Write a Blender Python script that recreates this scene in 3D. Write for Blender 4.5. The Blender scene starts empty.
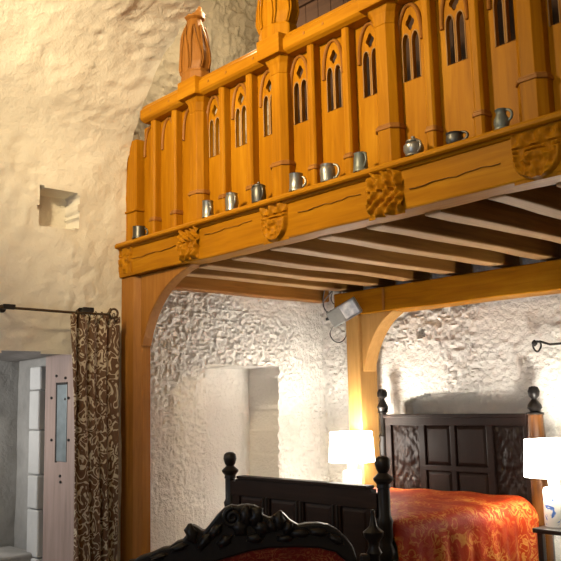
import bpy, bmesh, math, random
import numpy as np
from math import sin, cos, pi, radians, hypot, sqrt, tan, atan2
from mathutils import Vector, Matrix
random.seed(7)
S = bpy.context.scene
COL = S.collection

# ------------------------------------------------------------------ camera
FPX, YAW, PITCH, ROLL, EYE = 819.8, radians(47.80), radians(8.436), radians(-1.365), 1.65
fh = Vector((-sin(YAW), cos(YAW), 0)); rh = Vector((cos(YAW), sin(YAW), 0)); uh = Vector((0, 0, 1))
CF = cos(PITCH)*fh + sin(PITCH)*uh; cu = -sin(PITCH)*fh + cos(PITCH)*uh
CR = cos(ROLL)*rh + sin(ROLL)*cu; CU = -sin(ROLL)*rh + cos(ROLL)*cu
cam = bpy.data.cameras.new('camera'); cam_o = bpy.data.objects.new('camera', cam); COL.objects.link(cam_o)
m = Matrix((CR, CU, -CF)).transposed().to_4x4(); m.translation = Vector((0, 0, EYE))
cam_o.matrix_world = m
cam.sensor_fit = 'HORIZONTAL'; cam.sensor_width = 36; cam.lens = FPX*36/561
S.camera = cam_o
def at(x, y, axis, val):
    """the point of the place seen at photo position x, y on the plane axis = val"""
    d = CF + CR*((x-280.5)/FPX) - CU*((y-280.5)/FPX)
    o = Vector((0, 0, EYE)); t = (val-o[axis])/d[axis]
    return o + d*t

# ------------------------------------------------------------------ materials
def new_mat(name):
    mt = bpy.data.materials.new(name); mt.use_nodes = True
    nt = mt.node_tree; b = nt.nodes['Principled BSDF']
    return mt, nt, b
def N(nt, typ, **kw):
    n = nt.nodes.new(typ)
    for k, v in kw.items():
        if k in n.inputs.keys(): n.inputs[k].default_value = v
        else: setattr(n, k, v)
    return n
def ramp(nt, stops):
    r = nt.nodes.new('ShaderNodeValToRGB'); e = r.color_ramp.elements
    while len(e) < len(stops): e.new(0.5)
    for i, (p, c) in enumerate(stops):
        e[i].position = p; e[i].color = (*c, 1) if len(c) == 3 else c
    return r
def coords(nt, scale=(1, 1, 1)):
    t = nt.nodes.new('ShaderNodeTexCoord'); mp = nt.nodes.new('ShaderNodeMapping')
    mp.inputs['Scale'].default_value = scale
    nt.links.new(t.outputs['Object'], mp.inputs['Vector']); return mp.outputs['Vector']
def bump(nt, b, height, strength, dist=0.01):
    bp = nt.nodes.new('ShaderNodeBump'); bp.inputs['Strength'].default_value = strength
    bp.inputs['Distance'].default_value = dist
    nt.links.new(height, bp.inputs['Height']); nt.links.new(bp.outputs['Normal'], b.inputs['Normal'])
def wood(name, dark, mid, light, axis, rough=0.5, fine=26, bmp=0.25, coat=0.0, spec=0.5):
    mt, nt, b = new_mat(name); L = nt.links
    sc = [fine]*3; sc[axis] = fine*0.07
    v = coords(nt, sc)
    n1 = N(nt, 'ShaderNodeTexNoise', Scale=1.0, Detail=6.0, Roughness=0.6, Distortion=0.6); L.new(v, n1.inputs['Vector'])
    sc2 = [3.0]*3; sc2[axis] = 0.9
    n2 = N(nt, 'ShaderNodeTexNoise', Scale=1.0, Detail=3.0, Roughness=0.5); L.new(coords(nt, sc2), n2.inputs['Vector'])
    mx = N(nt, 'ShaderNodeMix', data_type='FLOAT'); mx.inputs[0].default_value = 0.45
    L.new(n1.outputs['Fac'], mx.inputs[2]); L.new(n2.outputs['Fac'], mx.inputs[3])
    r = ramp(nt, [(0.3, dark), (0.5, mid), (0.7, light)]); L.new(mx.outputs[0], r.inputs['Fac'])
    L.new(r.outputs['Color'], b.inputs['Base Color'])
    b.inputs['Roughness'].default_value = rough; b.inputs['Specular IOR Level'].default_value = spec
    b.inputs['Coat Weight'].default_value = coat; b.inputs['Coat Roughness'].default_value = 0.25
    bump(nt, b, n1.outputs['Fac'], bmp, 0.004)
    return mt
OAK = [wood('golden_oak_'+'xyz'[a], (.23, .086, .003), (.345, .139, .004), (.45, .205, .009), a, 0.4, spec=.06) for a in range(3)]
BROWNOAK = [wood('brown_oak_'+'xyz'[a], (.19, .072, .012), (.29, .118, .020), (.37, .165, .032), a, 0.5, spec=.2) for a in range(3)]
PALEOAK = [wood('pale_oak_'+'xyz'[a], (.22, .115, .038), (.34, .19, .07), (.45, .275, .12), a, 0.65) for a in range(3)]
GOLDPALE = wood('pale_golden_oak', (.33, .17, .045), (.43, .235, .07), (.52, .30, .10), 2, 0.45, spec=.2)
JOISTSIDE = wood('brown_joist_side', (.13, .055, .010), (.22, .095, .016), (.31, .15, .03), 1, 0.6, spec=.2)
DARKDECK = wood('dark_deck_boards', (.022, .010, .006), (.038, .017, .009), (.058, .028, .014), 0, 0.7, spec=.2)
DARK = [wood('black_oak_'+'xyz'[a], (.008, .0045, .0038), (.014, .0075, .006), (.022, .012, .009), a, 0.42, bmp=0.15, spec=.14) for a in range(3)]
BLACK = wood('ebonised_wood', (.006, .005, .005), (.010, .008, .007), (.016, .012, .010), 2, 0.36, bmp=0.1, spec=.22)
POSTWOOD = wood('polished_brown_wood', (.045, .015, .003), (.085, .031, .006), (.14, .055, .012), 2, 0.26)
GREYWOOD = wood('weathered_door_wood', (.20, .145, .125), (.29, .215, .19), (.37, .28, .25), 2, 0.55)
LINTELWOOD = wood('grey_lintel_wood', (.10, .09, .085), (.17, .155, .145), (.24, .22, .205), 1, 0.8)

def plaster(name, c1, c2, bmps, scales, rough=0.9):
    mt, nt, b = new_mat(name); L = nt.links
    v = coords(nt)
    n0 = N(nt, 'ShaderNodeTexNoise', Scale=1.3, Detail=5.0, Roughness=0.6); L.new(v, n0.inputs['Vector'])
    r = ramp(nt, [(0.3, c1), (0.7, c2)]); L.new(n0.outputs['Fac'], r.inputs['Fac'])
    L.new(r.outputs['Color'], b.inputs['Base Color'])
    n1 = N(nt, 'ShaderNodeTexNoise', Scale=scales[0], Detail=6.0, Roughness=0.62, Distortion=0.4); L.new(v, n1.inputs['Vector'])
    n2 = N(nt, 'ShaderNodeTexNoise', Scale=scales[1], Detail=3.0, Roughness=0.6, Distortion=0.8); L.new(v, n2.inputs['Vector'])
    ad = N(nt, 'ShaderNodeMath', operation='MULTIPLY_ADD'); ad.inputs[1].default_value = 0.5
    L.new(n2.outputs['Fac'], ad.inputs[0]); L.new(n1.outputs['Fac'], ad.inputs[2])
    bump(nt, b, ad.outputs[0], bmps, 0.03)
    b.inputs['Roughness'].default_value = rough; b.inputs['Specular IOR Level'].default_value = 0.15
    return mt
PLASTER = plaster('cream_lime_plaster', (.70, .66, .575), (.78, .745, .665), 0.5, (5, 22))
HARLING = plaster('rough_white_harling', (.70, .67, .62), (.80, .78, .735), 0.8, (16, 44))
RUBBLE = plaster('rough_rubble_stone', (.54, .46, .34), (.72, .64, .50), 0.9, (6, 22))
GREYSTONE = plaster('grey_passage_stone', (.20, .195, .185), (.40, .39, .37), 0.5, (4, 18))
WHITESTONE = plaster('white_dressed_stone', (.40, .40, .395), (.52, .52, .51), 0.3, (6, 30))
FLAG = plaster('flagstone_floor', (.11, .085, .065), (.19, .155, .12), 0.4, (3, 14), 0.7)

def plain(name, c, rough=0.5, metal=0.0, bscale=0, bstr=0.2, spec=0.5):
    mt, nt, b = new_mat(name)
    v = coords(nt); n = N(nt, 'ShaderNodeTexNoise', Scale=12.0, Detail=4.0); nt.links.new(v, n.inputs['Vector'])
    r = ramp(nt, [(0.3, tuple(x*0.82 for x in c)), (0.7, tuple(min(1, x*1.15) for x in c))])
    nt.links.new(n.outputs['Fac'], r.inputs['Fac']); nt.links.new(r.outputs['Color'], b.inputs['Base Color'])
    b.inputs['Roughness'].default_value = rough; b.inputs['Metallic'].default_value = metal
    b.inputs['Specular IOR Level'].default_value = spec
    if bscale:
        n2 = N(nt, 'ShaderNodeTexNoise', Scale=float(bscale), Detail=3.0); nt.links.new(v, n2.inputs['Vector'])
        bump(nt, b, n2.outputs['Fac'], bstr, 0.005)
    return mt
PEWTER = plain('pewter', (.29, .29, .275), 0.36, 0.85, 30, 0.15)
DARKPEWTER = plain('dark_pewter', (.11, .11, .105), 0.4, 0.85, 30, 0.2)
BLUEPEWTER = plain('grey_stoneware', (.15, .17, .155), 0.42, 0.4, 30, 0.2)
IRON = plain('black_iron', (.035, .032, .03), 0.5, 0.7, 40, 0.3)
BRONZE = plain('bronzed_rod', (.09, .06, .035), 0.45, 0.7, 40, 0.2)
GREYMETAL = plain('grey_painted_metal', (.36, .38, .36), 0.5, 0.3)
STEEL = plain('brushed_steel', (.45, .47, .48), 0.3, 0.9)
SLOTMETAL = plain('grey_lock_plate', (.20, .24, .26), 0.45, 0.5, 20, 0.3)
CABLE = plain('grey_cable', (.10, .10, .10), 0.6)
TABLE = plain('dark_table_paint', (.020, .016, .015), 0.35)

def fabric_curtain():
    mt, nt, b = new_mat('brown_cream_curtain_print'); L = nt.links
    v = coords(nt, (1, 1, 0.8))
    n = N(nt, 'ShaderNodeTexNoise', Scale=11.5, Detail=1.0, Roughness=0.4, Distortion=1.5); L.new(v, n.inputs['Vector'])
    r = ramp(nt, [(0.0, (.11, .060, .034)), (0.43, (.13, .072, .042)), (0.455, (.50, .43, .32)), (0.515, (.50, .43, .32)), (0.54, (.13, .07, .04)), (0.70, (.10, .052, .03)), (0.72, (.40, .33, .24))])
    r.color_ramp.interpolation = 'LINEAR'
    L.new(n.outputs['Fac'], r.inputs['Fac']); L.new(r.outputs['Color'], b.inputs['Base Color'])
    b.inputs['Roughness'].default_value = 0.85; b.inputs['Specular IOR Level'].default_value = 0.2
    n2 = N(nt, 'ShaderNodeTexNoise', Scale=160.0, Detail=2.0); L.new(v, n2.inputs['Vector'])
    bump(nt, b, n2.outputs['Fac'], 0.15, 0.003)
    return mt
CURTAIN = fabric_curtain()
def damask(name, base, base2, gold, scale, w=0.045):
    mt, nt, b = new_mat(name); L = nt.links
    v = coords(nt, (1, 1, 1.2))
    n = N(nt, 'ShaderNodeTexNoise', Scale=float(scale), Detail=2.0, Roughness=0.5, Distortion=1.8); L.new(v, n.inputs['Vector'])
    r = ramp(nt, [(0.0, (0, 0, 0)), (0.5-w, (0, 0, 0)), (0.5-w*0.4, (.8, .8, .8)), (0.5+w*0.4, (.8, .8, .8)), (0.5+w, (0, 0, 0)), (0.66, (0, 0, 0)), (0.70, (.55, .55, .55))])
    L.new(n.outputs['Fac'], r.inputs['Fac'])
    big = N(nt, 'ShaderNodeTexNoise', Scale=3.2, Detail=2.0); L.new(v, big.inputs['Vector'])
    rb = ramp(nt, [(0.42, (0.12, .12, .12)), (0.60, (1, 1, 1))]); L.new(big.outputs['Fac'], rb.inputs['Fac'])
    mul = N(nt, 'ShaderNodeMath', operation='MULTIPLY'); L.new(r.outputs['Color'], mul.inputs[0]); L.new(rb.outputs['Color'], mul.inputs[1])
    bc = ramp(nt, [(0.35, base), (0.65, base2)]); L.new(big.outputs['Fac'], bc.inputs['Fac'])
    mx = N(nt, 'ShaderNodeMix', data_type='RGBA'); L.new(mul.outputs[0], mx.inputs[0]); L.new(bc.outputs['Color'], mx.inputs[6])
    mx.inputs[7].default_value = (*gold, 1)
    L.new(mx.outputs[2], b.inputs['Base Color'])
    b.inputs['Roughness'].default_value = 0.6; b.inputs['Specular IOR Level'].default_value = 0.1
    b.inputs['Sheen Weight'].default_value = 0.0
    n3 = N(nt, 'ShaderNodeTexNoise', Scale=26.0, Detail=4.0, Distortion=1.0); L.new(v, n3.inputs['Vector'])
    bump(nt, b, n3.outputs['Fac'], 0.35, 0.012)
    return mt
SPREAD = damask('red_gold_damask', (.22, .013, .003), (.33, .032, .004), (.52, .24, .05), 8, .06)
UPHOLSTERY = damask('red_brocade', (.08, .005, .003), (.12, .009, .004), (.26, .10, .035), 16)

def shade_mat(e):
    mt, nt, b = new_mat('lit_white_lampshade')
    b.inputs['Base Color'].default_value = (.9, .87, .8, 1); b.inputs['Roughness'].default_value = 0.8
    b.inputs['Emission Color'].default_value = (1.0, .94, .84, 1); b.inputs['Emission Strength'].default_value = e
    return mt
SHADE_E = 9.0
SHADE = shade_mat(SHADE_E)
SHADE2 = shade_mat(22.0)
def ceramic():
    mt, nt, b = new_mat('white_blue_ceramic'); L = nt.links
    v = coords(nt)
    n = N(nt, 'ShaderNodeTexNoise', Scale=9.0, Detail=2.0, Distortion=1.5); L.new(v, n.inputs['Vector'])
    r = ramp(nt, [(0.0, (.82, .82, .80)), (0.56, (.80, .80, .79)), (0.60, (.10, .22, .60)), (0.66, (.06, .14, .5)), (0.70, (.8, .8, .8))])
    L.new(n.outputs['Fac'], r.inputs['Fac']); L.new(r.outputs['Color'], b.inputs['Base Color'])
    b.inputs['Roughness'].default_value = 0.15
    return mt
CERAMIC = ceramic()
def glass_face():
    mt, nt, b = new_mat('floodlight_glass')
    b.inputs['Base Color'].default_value = (.55, .60, .62, 1); b.inputs['Roughness'].default_value = 0.2; b.inputs['Metallic'].default_value = 0.0
    n = N(nt, 'ShaderNodeTexNoise', Scale=14.0, Detail=2.0); nt.links.new(coords(nt), n.inputs['Vector'])
    r = ramp(nt, [(0.35, (.45, .50, .55)), (0.65, (.92, .94, .94))]); nt.links.new(n.outputs['Fac'], r.inputs['Fac'])
    nt.links.new(r.outputs['Color'], b.inputs['Base Color'])
    return mt
LENS = glass_face()

# ------------------------------------------------------------------ mesh helpers
class MB:
    def __init__(s): s.v = []; s.f = []
    def add(s, vs, fs):
        o = len(s.v); s.v += [tuple(p) for p in vs]; s.f += [[i+o for i in f] for f in fs]; return s
    def box(s, x0, x1, y0, y1, z0, z1):
        vs = [(x, y, z) for x in (x0, x1) for y in (y0, y1) for z in (z0, z1)]
        return s.add(vs, [(0, 1, 3, 2), (4, 6, 7, 5), (0, 4, 5, 1), (2, 3, 7, 6), (0, 2, 6, 4), (1, 5, 7, 3)])
    def prism(s, pts, y0, y1, plane='xz'):
        """polygon pts extruded; plane xz -> along y, xy -> along z, yz -> along x"""
        n = len(pts)
        f = {'xz': lambda a, b, h: (a, h, b), 'xy': lambda a, b, h: (a, b, h), 'yz': lambda a, b, h: (h, a, b)}[plane]
        vs = [f(a, b, y0) for a, b in pts] + [f(a, b, y1) for a, b in pts]
        fs = [list(range(n))[::-1], list(range(n, 2*n))] + [(i, (i+1) % n, n+(i+1) % n, n+i) for i in range(n)]
        return s.add(vs, fs)
    def lathe(s, prof, c=(0, 0, 0), n=20, rot=0.0):
        vs = []; fs = []
        for r, z in prof:
            for i in range(n):
                a = 2*pi*i/n + rot; vs.append((c[0]+r*cos(a), c[1]+r*sin(a), c[2]+z))
        for j in range(len(prof)-1):
            for i in range(n):
                k = (i+1) % n; fs.append((j*n+i, j*n+k, (j+1)*n+k, (j+1)*n+i))
        fs.append(list(range(n))[::-1]); fs.append([(len(prof)-1)*n+i for i in range(n)])
        return s.add(vs, fs)
    def tube(s, pts, r, n=8, closed=False):
        P = [Vector(p) for p in pts]; m_ = len(P); vs = []; fs = []
        prev = None
        for j in range(m_):
            if closed: t = P[(j+1) % m_]-P[j-1]
            else: t = P[min(j+1, m_-1)]-P[max(j-1, 0)]
            t.normalize()
            if prev is None:
                a = Vector((0, 0, 1)) if abs(t.z) < 0.9 else Vector((1, 0, 0)); u = t.cross(a).normalized()
            else:
                u = (prev - t*prev.dot(t)).normalized()
            prev = u; w = t.cross(u)
            rr = r[j] if isinstance(r, (list, tuple)) else r
            for i in range(n):
                an = 2*pi*i/n; vs.append(P[j]+u*rr*cos(an)+w*rr*sin(an))
        for j in range(m_ if closed else m_-1):
            for i in range(n):
                k = (i+1) % n; j2 = (j+1) % m_; fs.append((j*n+i, j*n+k, j2*n+k, j2*n+i))
        if not closed: fs.append(list(range(n))[::-1]); fs.append([(m_-1)*n+i for i in range(n)])
        return s.add(vs, fs)
    def grid(s, fn, nu, nv, flip=False):
        vs = [fn(i/(nu-1), j/(nv-1)) for i in range(nu) for j in range(nv)]
        fs = []
        for i in range(nu-1):
            for j in range(nv-1):
                q = (i*nv+j, (i+1)*nv+j, (i+1)*nv+j+1, i*nv+j+1); fs.append(q[::-1] if flip else q)
        return s.add(vs, fs)
    def build(s, name, mat, parent=None, bevel=0.0, smooth=None, local=False, seg=2, fix=True):
        me = bpy.data.meshes.new(name)
        off = Vector((0, 0, 0))
        if parent is not None and not local:
            p = parent
            while p is not None: off += p.location; p = p.parent
        me.from_pydata([(a-off.x, b-off.y, c-off.z) for a, b, c in s.v], [], s.f)
        if fix:
            bm = bmesh.new(); bm.from_mesh(me); bmesh.ops.recalc_face_normals(bm, faces=bm.faces); bm.to_mesh(me); bm.free()
        me.materials.append(mat)
        if smooth is not None:
            me.polygons.foreach_set('use_smooth', [True]*len(me.polygons))
            me.set_sharp_from_angle(angle=radians(smooth))
        o = bpy.data.objects.new(name, me); COL.objects.link(o)
        if parent is not None: o.parent = parent
        if bevel:
            b = o.modifiers.new('bevel', 'BEVEL'); b.width = bevel; b.segments = seg; b.limit_method = 'ANGLE'; b.angle_limit = radians(40)
        return o
def tag(o, label=None, cat=None, group=None, kind=None):
    if label: o['label'] = label
    if cat: o['category'] = cat
    if group: o['group'] = group
    if kind: o['kind'] = kind
    return o
def thing(name, loc, label, cat, group=None, rz=0):
    o = bpy.data.objects.new(name, None); COL.objects.link(o); o.location = loc; o.rotation_euler.z = rz
    o.empty_display_size = 0.1
    return tag(o, label, cat, group)
def struct(o): o['kind'] = 'structure'; return o
def plate(outer, holes, y0, y1, name, mat, parent):
    """a board in the xz plane with holes cut right through"""
    c = bpy.data.curves.new(name, 'CURVE'); c.dimensions = '2D'; c.fill_mode = 'BOTH'; c.extrude = (y1-y0)/2
    for poly in [outer]+holes:
        sp = c.splines.new('POLY'); sp.points.add(len(poly)-1)
        for i, (a, b) in enumerate(poly): sp.points[i].co = (a, b, 0, 1)
        sp.use_cyclic_u = True
    o = bpy.data.objects.new(name, c); COL.objects.link(o)
    bpy.context.view_layer.update()
    me = bpy.data.meshes.new_from_object(o.evaluated_get(bpy.context.evaluated_depsgraph_get()))
    bpy.data.objects.remove(o); bpy.data.curves.remove(c)
    off = Vector((0, 0, 0)); p = parent
    while p is not None: off += p.location; p = p.parent
    for v in me.vertices: v.co = Vector((v.co.x, (y0+y1)/2 - v.co.z, v.co.y)) - off
    me.materials.clear(); me.materials.append(mat)
    me.name = name
    ob = bpy.data.objects.new(name, me); COL.objects.link(ob); ob.parent = parent
    return ob

# numpy value noise for the hand-thrown plaster
def _hash(ix, iy, seed):
    h = (ix.astype(np.int64)*374761393 + iy.astype(np.int64)*668265263 + seed*1442695041) & 0xffffffff
    h = ((h ^ (h >> 13))*1274126177) & 0xffffffff
    return ((h ^ (h >> 16)) & 0xffff)/65535.0
def vnoise(x, y, seed=0):
    ix = np.floor(x); iy = np.floor(y); fx = x-ix; fy = y-iy
    fx = fx*fx*fx*(fx*(fx*6-15)+10); fy = fy*fy*fy*(fy*(fy*6-15)+10)
    a = _hash(ix, iy, seed); b = _hash(ix+1, iy, seed); c = _hash(ix, iy+1, seed); d = _hash(ix+1, iy+1, seed)
    return (a*(1-fx)+b*fx)*(1-fy) + (c*(1-fx)+d*fx)*fy
def fbm(x, y, sc, octv=3, seed=0, ridged=False):
    s = 0; a = 1.0; t = 0
    for k in range(octv):
        n = vnoise(x/sc+17.3*k, y/sc+9.1*k, seed+k)
        if ridged: n = 1-abs(2*n-1)
        s = s+a*n; t += a; a *= 0.5; sc *= 0.5
    return s/t - 0.5
def sm(a, b, x): t = np.clip((x-a)/(b-a), 0, 1); return t*t*(3-2*t)
def plaster_h(u, v):      # fairly smooth, lumpy limewash over stone
    h = 0.075*fbm(u, v, 1.1, 2, 3) + 0.035*fbm(u, v, 0.30, 3, 11)
    mask = sm(0.02, 0.16, fbm(u, v, 0.9, 2, 41))
    h = h + mask*0.026*fbm(u*0.9, v*1.2, 0.13, 3, 23, True) + 0.010*fbm(u, v, 0.07, 2, 29)
    return h
def harl_h(u, v):         # rough shaggy harling
    wu = u+0.05*fbm(u, v, 0.13, 2, 81); wv = v+0.05*fbm(u, v, 0.13, 2, 91)
    m_ = 0.55+0.9*sm(-0.1, 0.12, fbm(u, v, 0.6, 2, 71))
    return 0.06*fbm(u, v, 0.7, 2, 5) + m_*(0.012*fbm(wu, wv, 0.12, 2, 31, True) + 0.030*fbm(wu, wv, 0.040, 2, 51, True))
def spaced(breaks):       # [(start, step), ...] then end
    out = []
    for (a, st), (b, _) in zip(breaks[:-1], breaks[1:]):
        n = max(1, int(round((b-a)/st))); out += [a+(b-a)*i/n for i in range(n)]
    return np.array(out+[breaks[-1][0]])
def field(U, V, H, name, mat, to3d, keep=None, angle=50):
    nu, nv = len(U), len(V)
    vs = [to3d(U[i], V[j], H[i, j]) for i in range(nu) for j in range(nv)]
    fs = []
    for i in range(nu-1):
        for j in range(nv-1):
            if keep is not None and not keep((U[i]+U[i+1])/2, (V[j]+V[j+1])/2): continue
            fs.append((i*nv+j, (i+1)*nv+j, (i+1)*nv+j+1, i*nv+j+1))
    mb = MB(); mb.v = vs; mb.f = fs
    o = mb.build(name, mat, None, smooth=angle, fix=False)
    return o

# ------------------------------------------------------------------ the room
XL, YB, XR, YF, ZS = -6.5, 6.52, 1.0, -4.0, 3.70     # left wall, back wall, right wall, front wall, vault springing
YV = 3.96                                              # where the vault ends at the gallery
DOOR = (1.75, 3.48, 0.0, 2.13)
# left wall, main room part
U = spaced([(YF, .12), (1.6, .02), (YV, 0)]); V = spaced([(0, .06), (0.3, .02), (ZS, 0)])
UU, VV = np.meshgrid(U, V, indexing='ij')
H = plaster_h(UU, VV)
hy0, hy1, hz0, hz1 = 3.11, 3.455, 3.215, 3.535           # little square putlog hole
wob = 0.03*fbm(UU, VV, .12, 2, 7)
hole = (UU > hy0+wob) & (UU < hy1+wob) & (VV > hz0+wob) & (VV < hz1+wob)
H = np.where(hole, H-0.20, H)
# keep a calm band at the jambs of the doorway
def keep_l(u, v): return not (DOOR[0] < u < DOOR[1] and v < DOOR[3] - 0.02 + 0.02*sin(u*9))
wl = field(U, V, H, 'wall_left', PLASTER, lambda u, v, h: (XL+h, u, v), keep_l); struct(wl)
# left wall under and above the gallery: rough harling with the tall niche
U = spaced([(YV, .0105), (YB+0.1, 0)]); V = spaced([(0, .06), (.66, .0105), (2.95, .02), (6.4, 0)])
UU, VV = np.meshgrid(U, V, indexing='ij')
H = harl_h(UU, VV)*sm(3.9, 4.25, UU) + plaster_h(UU, VV)*(1-sm(3.9, 4.25, UU))
up = sm(2.9, 3.1, VV)
H = H*(1-up) + up*(0.16*fbm(UU, VV, .5, 3, 101) + 0.09*fbm(UU*0.8, VV*1.3, .17, 3, 111, True) + 0.04*fbm(UU, VV, .07, 2, 121, True))
calm = (1-sm(1.3, 2.3, VV + 0.5*(UU-4.2)))
H = H*(1-0.55*calm)
wob = 0.05*fbm(UU, VV, .5, 2, 17)
niche = (UU > 4.87+wob) & (UU < 5.82+wob) & (VV < 2.02+wob)
Hn = -0.47+0.02*fbm(UU, VV, .5, 2, 61)+0.008*fbm(UU, VV, .1, 2, 62)
H = np.where(niche, Hn, H)
wl2 = field(U, V, H, 'wall_left_under_gallery', HARLING, lambda u, v, h: (XL+h, u, v)); struct(wl2)
# the upper stone of that wall is bare rubble
wl2.data.materials.append(RUBBLE)
zc = np.array([p.center.z for p in wl2.data.polygons])
wl2.data.polygons.foreach_set('material_index', [1 if z > 3.0 else 0 for z in zc])
# back wall
U = spaced([(XL-0.1, .0145), (-2.9, .08), (XR+.1, 0)]); V = spaced([(0, .08), (.5, .0145), (2.75, .06), (6.4, 0)])
UU, VV = np.meshgrid(U, V, indexing='ij')
H = harl_h(UU+40, VV)
soft = sm(-4.6, -4.2, UU)*sm(-3.2, -3.6, UU)*0.35 + (1-sm(1.5, 2.0, VV))*0.3
H = H*(1-np.clip(soft, 0, .6))
wob = 0.03*fbm(UU, VV, .2, 2, 27)
nb = (UU > -5.35+wob+0.25*sm(1.62, 1.70, VV)) & (UU < -4.50+wob) & (VV > 1.30) & (VV < 1.70+wob*0.6)
H = np.where(nb, -0.10+0.05*fbm(UU, VV, .16, 3, 37, True), H)
hl = ((UU+5.11)**2 + (VV-2.30)**2) < 0.045**2
H = np.where(hl, H-0.09, H)
wb = field(U, V, H, 'wall_back', HARLING, lambda u, v, h: (u, YB-h, v)); struct(wb)
# vault
prof = [(0, 3.70), (.03, 3.92), (.10, 4.12), (.26, 4.36), (.44, 4.60), (.66, 4.80), (.95, 4.96), (1.30, 5.06), (1.9, 5.20), (2.8, 5.34), (3.75, 5.38)]
half = prof + [(7.5-a, b) for a, b in prof[-2::-1]]
pts = [Vector((XL+a, 0, b)) for a, b in half]
fine = []; acc = [0.0]
for i in range(len(pts)-1):
    p0 = pts[max(i-1, 0)]; p1 = pts[i]; p2 = pts[i+1]; p3 = pts[min(i+2, len(pts)-1)]
    for k in range(12):
        t = k/12
        fine.append(0.5*((2*p1)+(p2-p0)*t+(2*p0-5*p1+4*p2-p3)*t*t+(3*p1-p0-3*p2+p3)*t**3))
fine.append(pts[-1])
for i in range(1, len(fine)): acc.append(acc[-1]+(fine[i]-fine[i-1]).length)
U = spaced([(YF, .12), (1.2, .03), (YV, 0)])
A = np.array(acc); UU, VV = np.meshgrid(U, A+ZS, indexing='ij'); H = plaster_h(UU, VV)
mb = MB(); nv = len(fine)
edge = 0.04*fbm(A, A*0, .18, 3, 77)
for i, u in enumerate(U):
    for j, p in enumerate(fine):
        t = fine[min(j+1, nv-1)]-fine[max(j-1, 0)]; n = Vector((t.z, 0, -t.x)).normalized()
        if n.z > 0: n = -n
        if j < 1: n = Vector((1, 0, 0))
        q = p+n*float(H[i, j]*(1 if j < nv*0.6 else .5)); mb.v.append((q.x, u+(edge[j] if i == len(U)-1 else 0), q.z))
for i in range(len(U)-1):
    for j in range(nv-1): mb.f.append((i*nv+j, i*nv+j+1, (i+1)*nv+j+1, (i+1)*nv+j))
# the thickness of the vault's end, turning up out of sight
base = (len(U)-1)*nv; o2 = len(mb.v)
for j, p in enumerate(fine):
    a, b, c = mb.v[base+j]; mb.v.append((a if j not in (0,) else a-.3, b+0.02, max(c, 6.4) if j > 40 else c+ (6.4-c)*min(1, j/40)))
for j in range(nv-1): mb.f.append((base+j, base+j+1, o2+j+1, o2+j))
struct(mb.build('ceiling', PLASTER, smooth=50))
struct(MB().box(XL-.8, XR+.3, YV-0.3, YB+.4, 6.4, 6.5).build('ceiling_over_gallery', RUBBLE))
struct(MB().box(-8.3, XR+.3, YF-.3, YB+.4, -.12, 0).build('floor', FLAG))
struct(MB().box(XR, XR+.2, YF-.2, YB+.2, 0, 6.5).build('wall_right', PLASTER))
# front wall (behind the photographer) with a tall daylight window
WIN = (-3.1, -1.5, 1.0, 3.0)
fw = MB(); fw.box(XL-.2, WIN[0], YF-.3, YF, 0, 6.5).box(WIN[1], XR+.2, YF-.3, YF, 0, 6.5).box(WIN[0], WIN[1], YF-.3, YF, 0, WIN[2]).box(WIN[0], WIN[1], YF-.3, YF, WIN[3], 6.5)
struct(fw.build('wall_front', PLASTER))
wf = MB()
for x in (WIN[0]+.03, (WIN[0]+WIN[1])/2, WIN[1]-.03): wf.box(x-.03, x+.03, YF-.2, YF-.1, WIN[2], WIN[3])
for z in (WIN[2]+.03, 1.95, WIN[3]-.03): wf.box(WIN[0], WIN[1], YF-.2, YF-.1, z-.03, z+.03)
struct(wf.build('window_1', LINTELWOOD))

# doorway: deep recess, passage of grey stone behind it, white quoins, timber lintel, open door leaf
XP = -7.75
def grey(u, v, h): return (XP+h, u, v)
U = spaced([(.9, .05), (3.75, 0)]); V = spaced([(0, .05), (2.6, 0)])
UU, VV = np.meshgrid(U, V, indexing='ij'); H = 0.05*fbm(UU, VV, .5, 3, 201)+0.02*fbm(UU, VV, .1, 2, 202)
struct(field(U, V, H, 'wall_passage', GREYSTONE, grey))
pw = MB(); pw.box(-8.3, XL-.25, .85, 1.74, 0, 2.6).box(-8.3, XL-.12, 3.52, 3.7, 0, 2.6)
struct(pw.build('wall_passage_end', GREYSTONE))
struct(MB().box(-8.3, XL-.9, 1.5, 3.8, 2.30, 2.4).build('ceiling_passage', GREYSTONE))
lm = MB()
def lint(u, v):
    y = 1.7+u*1.85; x = XL-.04-v*1.2
    return (x, y, 2.125+.018*sin(y*7)+.01*sin(y*19+x*3))
lm.grid(lint, 40, 10); lm.box(-7.8, XL-.1, 1.7, 3.55, 2.15, 2.30)
struct(lm.build('trim_1', LINTELWOOD, smooth=50))
# white quoin stones of the inner jamb
zq = 0.0
qm = MB()
for k, hgt in enumerate((.33, .42, .30, .40, .36, .22)):
    w = (-.02 if k % 2 else .02)
    qm.box(at(28, 420, 1, 3.40).x+w*0.6, -7.06, 3.40+.012*(k % 2), 3.52, zq+.004, zq+hgt-.004); zq += hgt
struct(qm.build('trim_2', WHITESTONE, bevel=.015))
st = MB(); st.box(-7.7, -6.6, 1.75, 3.46, 0, .20).box(-7.7, -7.15, 1.75, 3.46, .2, .37)
struct(st.build('trim_3', GREYSTONE, bevel=.02))
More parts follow.
